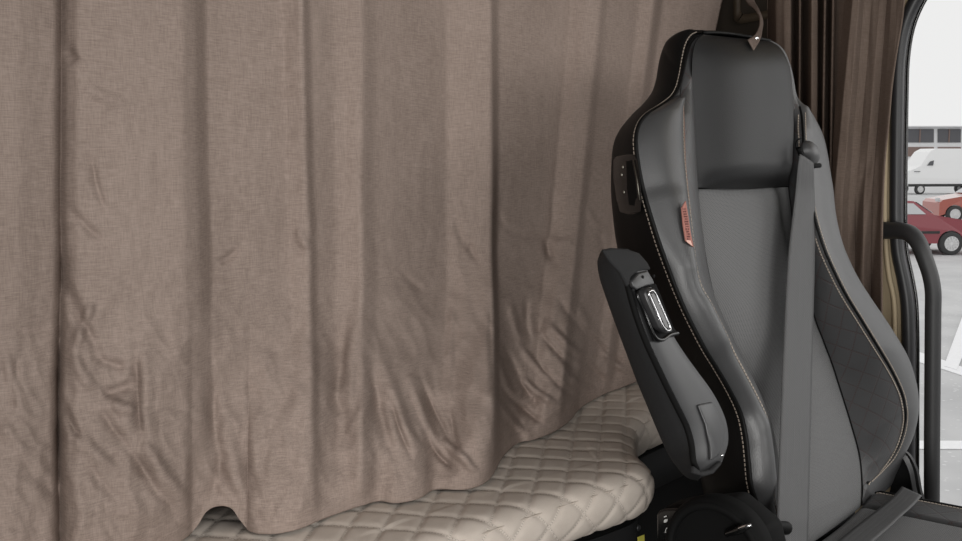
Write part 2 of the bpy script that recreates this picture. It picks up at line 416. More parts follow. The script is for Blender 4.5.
def building():
    dist = 120.0; root = thing('office_building', ground_at(930, dist), 'long pale building with two rows of dark windows behind the parked van', 'building')
    A = (RT, Dh, (0,0,1))
    def at(px, py, off=0):
        base = ground_at(px, dist); d = ray(px, py); t = dist/np.dot(d, Dh); p = CAM + d*t; return p - Dh*off
    zt = at(930, 127)[2]
    b = MB(); c = ground_at(930, dist + 6); b.box(c + np.array([0, 0, zt/2]), (22, 6, zt/2), A); b.build('wall', M['wall_white'], root, smooth=False)
    for (x0, x1) in ((873,903),(906,933.5),(937.5,960.5),(964.5,988)):
        for (y0, y1, mt) in ((129,142.5,'glass_dark'),(147,156.5,'brick')):
            w = MB(); P = [at(x0,y0,.02), at(x1,y0,.02), at(x1,y1,.02), at(x0,y1,.02)]
            w.prism(P, -Dh*.08); o = w.build('window', M[mt], root, smooth=False)
            f = MB(); cx = [at((x0 + x1)/2, y0, .14)]; h = (at(x0, y0)[2] - at(x0, y1)[2])/2
            for q in cx: f.box(q - np.array([0, 0, h]), (.07, .04, h), A)
            f.build('window_frame', M['brick'], o, smooth=False)
    b = MB(); b.box(ground_at(930, dist - .4) + np.array([0, 0, zt + .05]), (22.2, .5, .05), A); b.build('roof_edge', M['wall_white'], root, smooth=False)
building()

# ================================================================== the bunk
# outline of the mattress front edge in plan (x, y)
YF = .862
plan = cr([(-.31,.885),(0.2,.885),(.7,.884),(.9,.878),(1.05,.868),(1.2,.850),(1.31,.834),(1.365,.831),(1.40,.842),(1.425,.868),(1.452,.900),(1.49,.930),(1.54,.962),(1.60,.995),(1.68,1.015),(1.80,1.02),(2.0,1.02),(2.15,1.02)], 560)
# finer near the visible end comes from the arc length sampling itself
T = np.gradient(plan, axis=0); T /= np.linalg.norm(T, axis=1)[:, None]; Nin = np.stack([-T[:, 1], T[:, 0]], 1)
# smooth the inward direction so columns do not cross at the concave bend
for _ in range(25):
    Nin[1:-1] = (Nin[:-2] + Nin[1:-1]*2 + Nin[2:])/4; Nin /= np.linalg.norm(Nin, axis=1)[:, None]
prof = cr([(.026,-.084),(.010,-.076),(.000,-.060),(-.004,-.040),(-.002,-.022),(.006,-.010),(.022,-.002),(.05,.0),(.085,.0)], 40)
parc = np.concatenate([[0], np.cumsum(np.linalg.norm(np.diff(prof, axis=0), axis=1))]); parc = parc - parc[-1] + .085
n = len(plan); rows = []; uvs = []
xb = np.interp(np.linspace(0, 1, n), [0, 1], [-.31, 2.15])
QA = np.array([.849, .548]); QB = np.array([-.548, .849]); SA, SB = .060, .0475; ua, ub = .35, .20
def pillow(q):
    a = np.dot(q, QA)/SA + ua; b = np.dot(q, QB)/SB + ub
    fa = abs(a - round(a)); fb = abs(b - round(b))
    return a, b, (1 - math.exp(-fa*15))*(1 - math.exp(-fb*15))
inner = np.linspace(0, 1, 150)[1:]**1.15
QH = .0045
NR = len(prof) + len(inner)
G = np.zeros((NR, n, 3)); UV = np.zeros((NR, n, 2))
for j in range(n):
    P = plan[j]; nn = Nin[j]
    for i, (o, z) in enumerate(prof):
        q = P + nn*parc[i]; a, b_, h = pillow(q)
        # outward normal of profile
        i0, i1 = max(i-1, 0), min(i+1, len(prof)-1); tv = prof[i1] - prof[i0]; tv = tv/np.linalg.norm(tv)
        no, nz = -tv[1], tv[0]
        hh = (h - .75)*QH
        x = P + nn*(o + no*hh); G[i, j] = (x[0], x[1], ZB + z + nz*hh); UV[i, j] = (b_, a)
    E = P + nn*.085; B = np.array([xb[j], 1.97])
    if B[1] - E[1] < 0: B = E
    for k, t in enumerate(inner):
        q = E*(1-t) + B*t; a, b_, h = pillow(q)
        G[len(prof)+k, j] = (q[0], q[1], ZB + (h - .75)*QH + .004*noise.noise(Vector((q[0]*6, q[1]*6, 0)))); UV[len(prof)+k, j] = (b_, a)
bed = thing('bunk_mattress', (1.1, 1.4, ZB - .09), 'beige mattress in a diamond-stitched cover sticking out under the big curtain', 'mattress')
b = MB(); b.grid(G); b.build('quilted_cover', M['quilt'], bed, uv=UV.reshape(-1, 2))
b = MB(); b.tube(np.array([[*(p + q*(.003)), ZB - .014] for p, q in zip(plan, Nin)]), .0011, 6); b.build('edge_seam', M['quilt_seam'], bed)
b = MB(); b.grid([[np.array([p[0] + q[0]*.02, p[1] + q[1]*.02, ZB - .082]) for p, q in zip(plan, Nin)], [np.array([x, 1.97, ZB - .082]) for x in xb]]); b.build('underside', M['void'], bed)
# bunk box below
bb = thing('bunk_box', (1.1, 1.4, 1.27), 'black bunk box carrying the beige mattress, yellow sticker on its rim', 'bunk')
b = MB(); pf = plan + Nin*.026
b.grid([[np.array([p[0], p[1], z]) for p in pf] for z in (ZB - .094, ZB - .175)]); b.build('rim', M['arm_tex'], bb, solid=.004)
b = MB(); pf2 = plan + Nin*.034
b.grid([[np.array([p[0], p[1], z]) for p in pf2] for z in (ZB - .17, 1.27)]); b.build('front_panel', M['void'], bb, solid=.004)
b = MB(); b.grid([[np.array([p[0], p[1], ZB - .094]) for p in pf], [np.array([x, 1.97, ZB - .094]) for x in xb]]); b.build('bunk_board', M['void'], bb, solid=.004)
yr = .8555
for (px, py, yr) in ((608,538,.869),(622,533.5,.863),(639,528,.8565)):
    c = PY(px, py, yr); d = MB(); d.lathe(c + np.array([0, .003, 0]), (0, -1, 0), [(0, .005), (.003, .005), (.004, .004), (.004, .0005)], 14); d.build('screw', M['arm_smooth'], bb)
yr -= .0015
s = MB(); s.prism([PY(637.5, 537, yr-.001), PY(644, 534.5, yr-.001), PY(644.5, 550, yr-.001), PY(638, 552, yr-.001)], (0, -.0008, 0)); s.build('yellow_sticker', M['yellow'], bb, smooth=False)

# ================================================================== curtains
def smooth01(x): x = min(max(x, 0), 1); return x*x*(3-2*x)
def folds_eval(ctrl, s, w):
    """ctrl: list of (pos at rows..., height) where position is given at v=0 and v=1 -> interpolates h with cosine"""
    xs = [c[0]*(1-w) + c[1]*w for c in ctrl]
    hs = [c[2]*(1-w) + c[3]*w for c in ctrl]
    if s <= xs[0]: return hs[0]
    for i in range(len(xs)-1):
        if s <= xs[i+1]:
            t = (s - xs[i])/max(xs[i+1]-xs[i], 1e-6); return hs[i]*(1-t) + hs[i+1]*t
    return hs[-1]

hem = cr([(-430,738),(-250,682),(-90,640),(-40,618),(0,600),(60,583),(110,568),(160,551),(185,538),(197,526),(207,511),(218,506),(231,508),(240,520),(250,531),(268,534),(295,530),(325,518),(360,506),(380,501),(395,503),(420,498),(433,490),(468,489),(488,480),(503,456),(518,443),(532,440),(555,431),(570,420),(579,409),(600,396),(620,388),(640,380)], 1500)
hem_s = [-420,-90,0,62,110,160,185,195,207,218,231,240,250,268,295,325,360,395,433,468,488,515,560,600,640]   # hem x of ...
top_s = [-420,-90,0,62,110,160,185,195,207,220,235,246,258,280,306,332,362,395,440,472,494,545,620,690,737]   # ... the same column at the top row
TOPY = -70.0
# (x at y=0, x at y=400, depth at y=0, depth at y=400); larger = nearer the cab, light comes from ahead
C1 = [(-420,-420,.0,.0),(-370,-370,.022,.022),(-362,-362,-.004,-.004),(-300,-300,.0,.0),(-250,-250,.024,.024),(-240,-240,.004,.004),(-180,-180,-.006,-.006),(-130,-130,.016,.016),(-90,-90,.0,.0),(20,14,.014,.014),(55,52,.004,.002),(61,59,-.014,-.018),(67,66,.002,.004),(78,78,.014,.016),(130,126,.022,.022),(182,186,.026,.024),(194,200,.018,.014),(204,212,-.004,-.004),(222,236,-.006,-.004),
      (282,292,-.002,.002),(302,312,.020,.014),(308,318,.003,.002),(333,336,-.004,-.004),(345,345,.0,.0),(362,360,.012,.018),(376,374,.003,.004),(446,447,-.010,-.008),(492,493,.024,.026),(496,497,-.003,-.003),
      (535,515,-.008,-.006),(571,534,-.010,-.006),(586,546,.008,.010),(601,560,.019,.022),(607,567,.008,.008),(640,590,-.002,.0),(655,602,.014,.016),(661,609,-.012,-.010),(690,618,.004,.004),(715,630,.012,.010),(745,645,.0,.0)]
# single creases traced on the cloth: x1,y1,x2,y2,half width,depth
WR = [(70,45,80,62,7,-.016),(80,80,130,105,8,.006),(92,150,106,210,6,-.007),(70,205,105,240,7,-.008),(66,250,70,300,7,-.012),(215,262,238,246,6,-.008),(300,225,310,250,6,.008),
      (8,350,22,400,7,.008),(20,352,14,420,6,-.006),(2,415,40,470,7,.006),(14,440,60,500,8,-.006),(0,330,60,320,9,-.005),
      (72,285,96,345,8,-.015),(96,300,78,350,6,.010),(74,350,96,392,7,.012),(95,355,130,365,7,-.010),(98,392,135,380,8,-.014),(110,400,140,408,7,.012),(64,400,84,440,6,-.016),(62,330,60,480,5,-.012),
      (138,350,143,440,7,-.013),(148,360,155,450,9,.010),(128,440,185,525,8,-.014),(140,436,196,508,7,.011),(86,455,120,500,9,-.008),(74,430,120,470,8,.009),(100,405,128,440,7,-.010),
      (216,375,222,480,9,-.009),(222,440,205,500,9,.010),(228,430,246,500,9,.010),(240,420,262,505,8,-.006),(218,300,216,400,11,.005),
      (286,390,262,480,9,-.008),(300,380,290,470,8,.006),(346,330,338,420,8,-.006),(357,320,352,430,7,.006),(372,370,400,470,8,-.010),(380,350,425,470,8,.011),(392,395,412,455,7,-.010),
      (412,380,445,455,7,.012),(420,375,452,440,6,-.010),(433,445,456,468,6,-.013),(441,436,468,460,6,.012),(455,440,480,475,7,.008),(402,270,425,290,7,-.005),
      (452,410,462,455,6,-.008),(455,300,450,430,8,.006),(492,300,500,420,7,-.008),(470,240,480,262,7,-.006),(456,215,470,250,7,-.004),
      (497,350,515,400,6,.010),(505,345,535,400,7,-.011),(515,372,560,405,6,.010),(520,345,560,385,6,.009),(535,360,575,395,6,-.010),(540,330,580,372,6,-.009),(548,322,590,360,6,.010),(500,385,548,425,6,-.010),(494,395,530,436,6,.009),
      (560,300,596,340,6,-.009),(575,300,610,350,7,.010),(590,330,625,365,6,-.010),(600,345,630,372,6,.010),(545,235,556,262,7,-.006),(552,240,575,238,7,.004),(500,228,550,235,6,-.003),(580,350,612,385,6,-.010),(566,372,600,392,6,.010),
      (600,225,610,262,6,-.007),(586,205,606,232,6,.006),(498,210,510,228,6,-.003),(512,300,524,345,7,.007),(528,296,530,340,6,-.007)]
WA = np.array(WR, float); WA[:, 4] *= np.where(WA[:, 0] > 380, .62, .8)
def wr_eval(px, py):
    ax, ay, bx, by = WA[:, 0], WA[:, 1], WA[:, 2], WA[:, 3]
    dx, dy = bx-ax, by-ay; L2 = dx*dx+dy*dy
    t = ((px-ax)*dx + (py-ay)*dy)/L2; tc = np.clip(t, 0, 1)
    qx = ax+dx*tc; qy = ay+dy*tc; d = np.hypot(px-qx, py-qy); bend = np.sin(t*3.1416)*2.0
    s = (px-ax)*dy - (py-ay)*dx; sgn = s/np.sqrt(L2)
    d = np.where((t > 0) & (t < 1), np.abs(sgn + bend), d)
    q = (sgn + bend)/WA[:, 4]
    return .75*float(np.sum(WA[:, 5]*(1 - .9*np.clip(q, -2, 2))*np.exp(-(d/WA[:, 4])**2)*np.where((t > 0) & (t < 1), np.clip(np.minimum(t, 1-t)*4, .25, 1), .25*1)))
VS = np.concatenate([np.linspace(-1.3, 0, 30, endpoint=False), np.linspace(0, 1, 330)])
NC, NV = 560, len(VS)
cols = np.interp(np.linspace(0, 1, NC), [0, .10, 1], [-420, -10, 737]); G = np.zeros((NV, NC, 3)); UV = np.zeros((NV, NC, 2))
hemx = np.interp(cols, top_s, hem_s); hemy = np.interp(hemx, hem[:, 0], hem[:, 1])
hy = []
for x, y in zip(hemx, hemy):
    p = PZ(x, y, ZB + .006); hy.append(p[1])
hy = np.array(hy)
# hem lifted in a small arch: keep its depth from its neighbours
m0, m1 = np.searchsorted(hemx, 192), np.searchsorted(hemx, 246)
hy[m0:m1] = np.linspace(hy[m0-1], hy[m1], m1-m0)
PL = 1.16
hy = np.minimum(hy, 1.26)
H = np.zeros((NV, NC)); PXg = np.zeros((NV, NC)); PYg = np.zeros((NV, NC))
for j in range(NC):
    for i in range(NV):
        v = VS[i]; py = TOPY + (hemy[j]-TOPY)*v; px = cols[j] + (hemx[j]-cols[j])*v
        PXg[i, j] = px; PYg[i, j] = py
        # wandering of the fold lines down the cloth
        wob = 3.0*noise.noise(Vector((px/60., py/110., 7.7)))*smooth01((py-60)/200)
        H[i, j] = folds_eval(C1, px + wob, py/400.0)*(1.0 if v < .9 else 1-.6*smooth01((v-.9)/.1))
for _ in range(3): H[:, 1:-1] = (H[:, :-2] + 2*H[:, 1:-1] + H[:, 2:])/4
for j in range(NC):
    for i in range(NV):
        v = VS[i]; px = PXg[i, j]; py = PYg[i, j]
        base = PL + (hy[j]-PL)*smooth01((v-.55)/.45)
        wr = .013*math.tanh(wr_eval(px, py)/.013)
        low = smooth01((py-200)/220)
        nz = noise.noise(Vector((px/46., py/60., 3.1)))*.5 + noise.noise(Vector((px/22., py/28., 3.1)))*.28
        rid = abs(noise.noise(Vector((px/38.+py/90., py/70.-px/120., 9.)))) + .5*abs(noise.noise(Vector((px/18.-py/60., py/30., 4.))))
        right = smooth01((px-470)/60)*low
        rid2 = abs(noise.noise(Vector((px/16.+py/22., py/40.-px/40., 19.))))
        dsp = 1.35*H[i, j] + wr + nz*(.003 + .009*low) - rid*.011*low - rid2*.006*right + .0012*noise.noise(Vector((px/9., py/16., 1.)))
        endf = 1 - smooth01((v-.965)/.035)
        G[i, j] = PY(px, py, base - dsp*(.35+.65*endf)); UV[i, j] = (px/500, py/500)
G[..., 2] = np.minimum(G[..., 2], 3.395); G[..., 0] = np.minimum(G[..., 0], 2.285)
b = MB(); b.grid(G)
cur = b.build('bunk_curtain', M['curtain'], uv=UV.reshape(-1, 2), solid=.0012)
tag(cur, 'big taupe cloth curtain in long folds, crumpled at its hem over the beige mattress', 'curtain')

# door-side curtain
C2 = [(740,740,-.03,-.03),(768,768,-.09,-.09),(776,778,.0,.0),(784,786,.012,.012),(790,790,.010,.01),(795,794,-.085,-.085),(800,799,.0,.0),(804,803,-.09,-.09),(812,811,.012,.01),(817,816,.0,.0),(820,818,-.085,-.085),(825,822,.006,.0),(829,828,-.085,-.085),(833,830,.0,.0),(836,832,-.028,-.028),
      (845,828,-.004,-.01),(853,834,.034,.04),(859,842,.032,.038),(864,848,.010,.012),(872,856,.000,-.004),(880,864,.006,.008),(887,872,.0,-.012),(892,878,.012,.006),(899,884,.018,.028),(903,886,.018,.022)]
edge = cr([(908,-60),(904,-10),(901,20),(896,50),(891,85),(888,120),(884,160),(882,200),(881,240),(881,280),(881,330),(882,400),(883,470)], 400)
NC2, NV2 = 300, 200; XP = 2.19
G = np.zeros((NV2, NC2, 3))
for i in range(NV2):
    py = -255 + 715*i/(NV2-1); ex = np.interp(py, edge[:, 1], edge[:, 0])
    for j in range(NC2):
        s = j/(NC2-1); px = 767 + (ex-767)*s
        # trace positions relative to a leading edge at 903 (y=0) / 882 (y=200)
        w = min(max(py/200., -.3), 2.2) if py < 200 else 1 + (py-200)/200*.15
        h = folds_eval(C2, px, w)
        h += .004*noise.noise(Vector((px/14., py/60., 0))) + .003*noise.noise(Vector((px/6., py/90., 5)))
        # long diagonal crease in the wide panel
        for (x1, y1, x2, y2, ww, a) in ((876,150,858,290,3.5,.006),(866,160,852,260,4,-.008),(880,190,868,330,3,-.006)):
            L = math.hypot(x2-x1, y2-y1); t = ((px-x1)*(x2-x1)+(py-y1)*(y2-y1))/L/L
            if -.1 < t < 1.1:
                d = abs((px-x1)*(y2-y1)-(py-y1)*(x2-x1))/L; h += a*math.exp(-(d/ww)**2)*smooth01((t+.1)*4)*smooth01((1.1-t)*4)
        G[i, j] = PX(px, py, XP - h)
b = MB(); b.grid(G); sc = b.build('door_curtain', M['curtain_shaded'], solid=.0012)
tag(sc, 'taupe cloth curtain, coloured as in shade, gathered in narrow pleats behind the seat, beside the door opening', 'curtain')
b = MB(); hp = [G[i, -1] + np.array([-.001, -.002, 0]) for i in range(0, NV2, 2)]; b.tube(hp, .0022, 8); b.build('hem_edge', M['curtain_shaded'], sc)

# side wall panel with the dark recess, upper right behind the seat
rp = thing('wall_pocket', PX(752, 4, XW - .01), 'dark recess on the wall above the headrest, its beige frame coloured as in shade', 'wall pocket')
def rr(pts, x, r=6, n=6):
    out = []; c = np.mean(pts, axis=0)
    for i in range(len(pts)):
        p0, p, p1 = np.array(pts[i-1], float), np.array(pts[i], float), np.array(pts[(i+1) % len(pts)], float)
        a = p + (p0-p)/np.linalg.norm(p0-p)*r; b_ = p + (p1-p)/np.linalg.norm(p1-p)*r
        for t in np.linspace(0, 1, n): out.append(PX(*((1-t)**2*a + 2*t*(1-t)*p + t*t*b_), x))
    return out
o_ = [(733,-36),(733,20),(740,24),(776,17),(776,-40)]; i_ = [(739,-32),(739,15),(744,17),(770,12),(770,-36)]
O = rr(o_, XW-.004, 3); O2 = rr(o_, XW-.022, 3); I2 = rr([(x*.9+.1*754, y*.9-.8) for x, y in i_], XW-.024, 3); I = rr(i_, XW+.004, 3)
b = MB(); b.grid([O, O2, I2, I], closeu=True); b.build('frame', M['beige_shaded'], rp, bevel=0)
b = MB(); b.add(I, [tuple(range(len(I)))]); b.build('dark_insert', M['void'], rp, solid=.002)
quadp = [PX(722, 20, XW-.001)]

# hanging strap with press stud
L_ = [(740,-44),(742,-20),(745.7,0),(754.9,10),(759,18.3),(758.2,28.3),(754,35.8),(747.4,40)]
R_ = [(748,-44),(750,-20),(754,0),(759,10),(762.4,21.6),(761.5,31.6),(759.9,40),(753.2,50.7)]
ZS = [1.96,1.94,1.90,1.82,1.74,1.67,1.63,1.60]
SL = cr([PD(x, y, z) for (x, y), z in zip(L_, ZS)], 50); SR = cr([PD(x, y, z - .004) for (x, y), z in zip(R_, ZS)], 50)
b = MB(); b.grid([[a*(1-t) + c*t for t in np.linspace(0, 1, 7)] for a, c in zip(SL, SR)])
st = b.build('curtain_strap', M['strap'], solid=.002); tag(st, 'narrow taupe cloth strap with a press stud, hanging in front of the headrest top', 'strap')
c = PD(756.4, 38.2, 1.622); b = MB(); dd = -ray(756, 38); dd /= np.linalg.norm(dd)
b.lathe(c, dd, [(0, .0038), (.002, .0038), (.003, .002), (.003, .0003)], 16); b.build('press_stud', M['chrome'], st)

# ================================================================== the seat
def yb_(py): return float(np.interp(py, [30, 110, 190, 350, 520], [.775, .765, .752, .690, .622]))
def C(pts, off, n=120):
    """px curve -> 3D; off: constant or list of (py, offset)"""
    P = cr([(a, b) for a, b in pts], n); out = []
    for a, b in P:
        o = off if np.isscalar(off) else float(np.interp(b, [q[0] for q in off], [q[1] for q in off]))
        out.append(PY(a, b, yb_(b) + o))
    return np.array(out)
def reY(pts, ys):
    """resample a px polyline so its rows fall on the given parameter (so two curves match rows by image height)"""
    P = cr(pts, 400); return P
class Strip:
    def __init__(s, A, B, bulge=0, power=2.2, vend=(0, 0), m=24, curve=None, sharpL=False):
        s.A, s.B = A, B; n = len(A)
        T = np.gradient((A+B)/2, axis=0); W = B - A
        Nn = np.cross(W, T); Nn /= np.linalg.norm(Nn, axis=1)[:, None] + 1e-9
        toC = CAM - (A+B)/2
        sg = np.sign(np.sum(Nn*toC, axis=1)); Nn *= sg[:, None]
        for _ in range(6): Nn[1:-1] = (Nn[:-2]+Nn[1:-1]+Nn[2:])/3
        bad = np.linalg.norm(W, axis=1) < 1e-3
        s.N = Nn; ss = np.linspace(0, 1, m)
        pr = 1 - np.abs(2*ss-1)**power
        vv = np.linspace(0, 1, n); ve = np.ones(n)
        if vend[0]: ve *= 1 - np.clip(1 - vv/vend[0], 0, 1)**2.5
        if vend[1]: ve *= 1 - np.clip(1 - (1-vv)/vend[1], 0, 1)**2.5
        bl = bulge if not callable(bulge) else None
        G = np.zeros((n, m, 3)); UV = np.zeros((n, m, 2)); L = 0
        for i in range(n):
            if i: L += np.linalg.norm((A[i]+B[i])/2 - (A[i-1]+B[i-1])/2)
            wd = np.linalg.norm(W[i]); bb_ = bl if bl is not None else bulge(vv[i])
            bb_ = math.copysign(min(abs(bb_), wd*.45*min(1, wd/.05)), bb_)
            for j in range(m):
                G[i, j] = A[i]*(1-ss[j]) + B[i]*ss[j] + Nn[i]*pr[j]*bb_*ve[i]
                UV[i, j] = ((ss[j]-.5)*wd, L)
        s.G, s.UV, s.ss = G, UV, ss
    def mb(s):
        b = MB(); b.grid(s.G); return b
    def at(s, t, i):
        x = t*(len(s.ss)-1); j = min(int(x), len(s.ss)-2); f = x-j
        return s.G[i, j]*(1-f) + s.G[i, j+1]*f
    def row_dist(s, i, d, fromB=False):
        """point at distance d in from edge A (or B) on row i"""
        w = np.linalg.norm(s.B[i]-s.A[i]); t = min(d/max(w, 1e-6), .5); return s.at(1-t if fromB else t, i)
def stitches(P, N_, pitch=.0062, ln=.0042, r=.0009, lift=.0012, b=None):
    P = np.asarray(P); b = b or MB()
    s = np.concatenate([[0], np.cumsum(np.linalg.norm(np.diff(P, axis=0), axis=1))])
    x = 0
    while x + ln < s[-1]:
        p = np.array([np.interp(x, s, P[:, k]) for k in range(3)]); q = np.array([np.interp(x+ln, s, P[:, k]) for k in range(3)])
        nn = np.array([np.interp(x, s, N_[:, k]) for k in range(3)]); nn /= np.linalg.norm(nn)
        t = q-p; t /= np.linalg.norm(t) + 1e-9; u = np.cross(nn, t)
        b.box((p+q)/2 + nn*lift, (ln/2, r, r*.7), (t, u, nn)); x += pitch
    return b

seat = thing('driver_seat', (1.5, .35, 1.26), 'dark grey leather truck seat with built-in headrest and raised armrest', 'seat')
NP = 160
c2p = [(703,33.5),(694,38),(688,47),(684.5,62),(681,78),(677.5,90),(671,99),(659,107),(646,115),(638.5,125),(635.5,140),(638,165),(643,190),(650,215),(659,243),(668,268),(677,292),(688,317),(704,348),(717,369),(731,393),(741,415),(746,438),(748.5,462),(751,485),(757,503),(767,522),(778,541)]
c3p = [(703,34),(694.5,39),(689,48),(685.5,63),(682.5,78),(680,90),(679.5,98),(680.5,107),(681,115),(681.7,126),(682.2,140),(683.5,165),(686,190),(688.5,215),(691,243),(693,268),(698,286),(706,301),(722,333),(731,350),(743,372),(755,396),(763,418),(767.5,442),(769.5,466),(770.5,490),(775,510),(783,530)]
c4p = [(704,35),(697,41),(693.5,50),(692,64),(692,78),(692.5,90),(693,98),(693.3,107),(693.6,115),(694,126),(694.6,140),(695.8,165),(697,188),(699.5,215),(703,243),(707,268),(712,290),(717,307),(733,343),(743,364),(753,386),(762,407),(770,430),(776,455),(779,480),(781,500),(784,520),(790,541)]
off2 = [(33,.012),(60,.006),(97,.0),(115,-.015),(200,-.030),(350,-.045),(450,-.04),(541,-.03)]
off3 = [(34,.010),(90,.004),(115,-.012),(200,-.040),(350,-.055),(450,-.05),(541,-.03)]
off4 = [(35,.006),(190,.0),(541,.0)]
def Cm(pts, off):   # keep the traced rows matched between curves: interpolate over point index
    P = np.array(pts, float); m = len(P); 
    Q = np.vstack([2*P[0]-P[1], P, 2*P[-1]-P[-2]]); out = []
    for x in np.linspace(0, m-1, NP):
        i = min(int(x), m-2); t = x-i; p0, p1, p2, p3 = Q[i:i+4]
        q = .5*((2*p1)+(-p0+p2)*t+(2*p0-5*p1+4*p2-p3)*t*t+(-p0+3*p1-3*p2+p3)*t**3)
        o = off if np.isscalar(off) else float(np.interp(q[1], [k[0] for k in off], [k[1] for k in off]))
        out.append(PY(q[0], q[1], yb_(q[1]) + o))
    return np.array(out)
c1p = [(703,31),(690,32),(677,34),(668,39.5),(663,48),(659.5,60),(657,78),(653.5,94),(647,106),(633,119),(619,134),(613,148),(611,175),(612,200),(617,240),(626,268),(640,292),(652,317),(668,348),(678,369),(688,393),(694,415),(699,438),(702,462),(704,485),(708,503),(712,522),(716,545)]
c1 = Cm(c1p, [(31,.02),(34,.045),(45,.08),(100,.09),(150,.085),(300,.075),(541,.06)]); c2 = Cm(c2p, off2); c3 = Cm(c3p, off3); c4 = Cm(c4p, off4)
sL = Strip(c1, c2, .010, 2.5, m=20); sL.mb().build('side_panel', M['leather_black'], seat)
sB = Strip(c2, c3, .022, 2.4, m=28); ob = sB.mb().build('bolster', M['leather'], seat, uv=sB.UV.reshape(-1, 2))
sI = Strip(c3, c4, .007, 2.2, m=16); sI.mb().build('quilted_inset', M['leather_quilt'], seat, uv=(sI.UV*1.0).reshape(-1, 2))
# right side
c5p = [(769,41),(776,45),(782,52),(786,61),(789,72),(791,85),(791.5,97),(792,112),(792,128),(791.5,150),(790,170),(789,186),(791,205),(794,226),(800,258),(808,290),(815,318),(824,342),(833,366),(840,388),(847,410),(853,430),(858.5,450),(861,465),(862,478),(862.5,488),(862.5,497),(862,505)]
c6p = [(769,40.5),(776.5,44),(783,51),(787,60),(790.5,71),(793,84),(796,97),(800,109),(802,120),(803,135),(804,155),(806,175),(810,195),(815,220),(824,249),(836,276),(847,297),(860,318),(876,344),(889,366),(898,384),(903.5,400),(905,418),(900,440),(891,457),(880,470),(870,480),(863.5,486)]
c7p = [(769,40),(777,43.5),(784,50),(788.5,59),(792,70),(794.5,83),(797,96),(804,110),(813,121),(822,135),(827,152),(830,170),(833,189),(836,218),(843,247),(856,276),(872,301),(886,321),(900,343),(909,360),(914,377),(916.5,394),(916,411),(912,430),(905,448),(899,468),(889,488),(862,506)]
off5 = [(40,.006),(190,.0),(541,.0)]; off6 = [(40,.008),(97,.002),(130,-.02),(217,-.045),(350,-.075),(410,-.07),(445,-.045),(470,-.015),(486,-.003)]
off7 = [(40,.008),(97,.004),(130,.0),(217,-.02),(350,-.05),(420,-.05),(450,-.035),(475,-.012),(506,.0)]
c5 = Cm(c5p, off5); c6 = Cm(c6p, off6); c7 = Cm(c7p, off7)
sQ = Strip(c5, c6, .006, 2.2, m=24, vend=(0, .1)); sQ.mb().build('quilted_inset', M['leather_quilt'], seat, uv=sQ.UV.reshape(-1, 2))
sR = Strip(c6, c7, .012, 2.2, m=24, vend=(0, .16)); sR.mb().build('bolster', M['leather'], seat, uv=sR.UV.reshape(-1, 2))
# edge rolling back on the right, black back shell
c8 = c7 + np.array([-.012, .085, .0]); c8[:, 0] -= .01
G = np.zeros((NP, 10, 3))
for i in range(NP):
    for j, t in enumerate(np.linspace(0, 1, 10)):
        a = t*math.pi/2; G[i, j] = c7[i] + (c8[i]-c7[i])*t + np.array([.010*math.sin(t*math.pi), 0, 0])*0
b = MB(); b.grid(G); b.build('rear_edge', M['leather_black'], seat)
b = MB(); c1b = c1 + np.array([.03, .02, -.01]); c8b = c8 + np.array([-.03, .03, 0])
G = np.array([[c1[i], c1b[i], c1b[i]*.66 + c8b[i]*.34 + np.array([0, .02, 0]), c1b[i]*.34 + c8b[i]*.66 + np.array([0, .02, 0]), c8b[i], c8[i]] for i in range(NP)])
b.grid(G); b.build('back_shell', M['shell'], seat)
# headrest pad
hl = cr([(703.5,34.5),(697,40),(693.5,50),(692,70),(692.5,100),(694,130),(695.5,160),(697.5,187.5)], NP)
hr = cr([(768.5,41),(779,47),(786,60),(790,80),(791.5,100),(792,130),(790.8,160),(788.5,186)], NP)
HL = np.array([PY(a, b_, yb_(b_) - .002) for a, b_ in hl]); HR = np.array([PY(a, b_, yb_(b_) - .002) for a, b_ in hr])
sH = Strip(HL, HR, .036, 3.2, vend=(.30, .16), m=48)
# bottom edge sags a little
for i in range(NP):
    k = max(0, (i/NP - .85)/.15)
    for j in range(48):
        s_ = j/47; sH.G[i, j, 2] -= .0035*k*math.sin(s_*math.pi)
sH.mb().build('headrest', M['leather_head'], seat)
# top cap between front outline and rear shell
tf = cr([(703,33),(715,33),(730,34.3),(745,36.5),(758,39),(769,41)], 30)
TF = np.array([PY(a, b_, yb_(b_)) for a, b_ in tf]); b = MB()
b.grid([TF, TF + np.array([0, .015, .002]), TF + np.array([0, .035, -.004]), TF + np.array([0, .07, -.05])]); b.build('top_panel', M['leather_black'], seat)
b = MB(); b.tube(TF + np.array([0, -.001, .001]), .0028, 8); b.build('piping', M['leather_black'], seat)
# centre panel
pl = [(697.5,189),(699.5,215),(703,243),(707,268),(712,290),(717,307),(733,343),(743,364),(753,386),(762,407),(770,430),(776,455),(779,480),(781,505),(783,530),(786,560)]
pr_ = [(788.5,187),(791,205),(794,226),(800,258),(808,290),(815,318),(824,342),(833,366),(840,388),(847,410),(853,430),(858.5,450),(861,465),(862,478),(862.3,492),(861,507)]
PL_ = Cm(pl, .010); PR_ = Cm(pr_, .003)
sC = Strip(PL_, PR_, .006, 3, vend=(.04, .05), m=60)
# shallow hollow along the middle, fuller towards the loins
for i in range(NP):
    for j in range(60):
        s_ = j/59; v = i/NP
        sC.G[i, j] += sC.N[i]*(.010*math.sin(v*math.pi*.9)*math.sin(s_*math.pi) - .012*math.exp(-((s_-.90 + .2*max(0, v-.1))/.07)**2)*(1-smooth01(v/.35))*.6)
sC.mb().build('centre_panel', M['perf'], seat, uv=sC.UV.reshape(-1, 2))
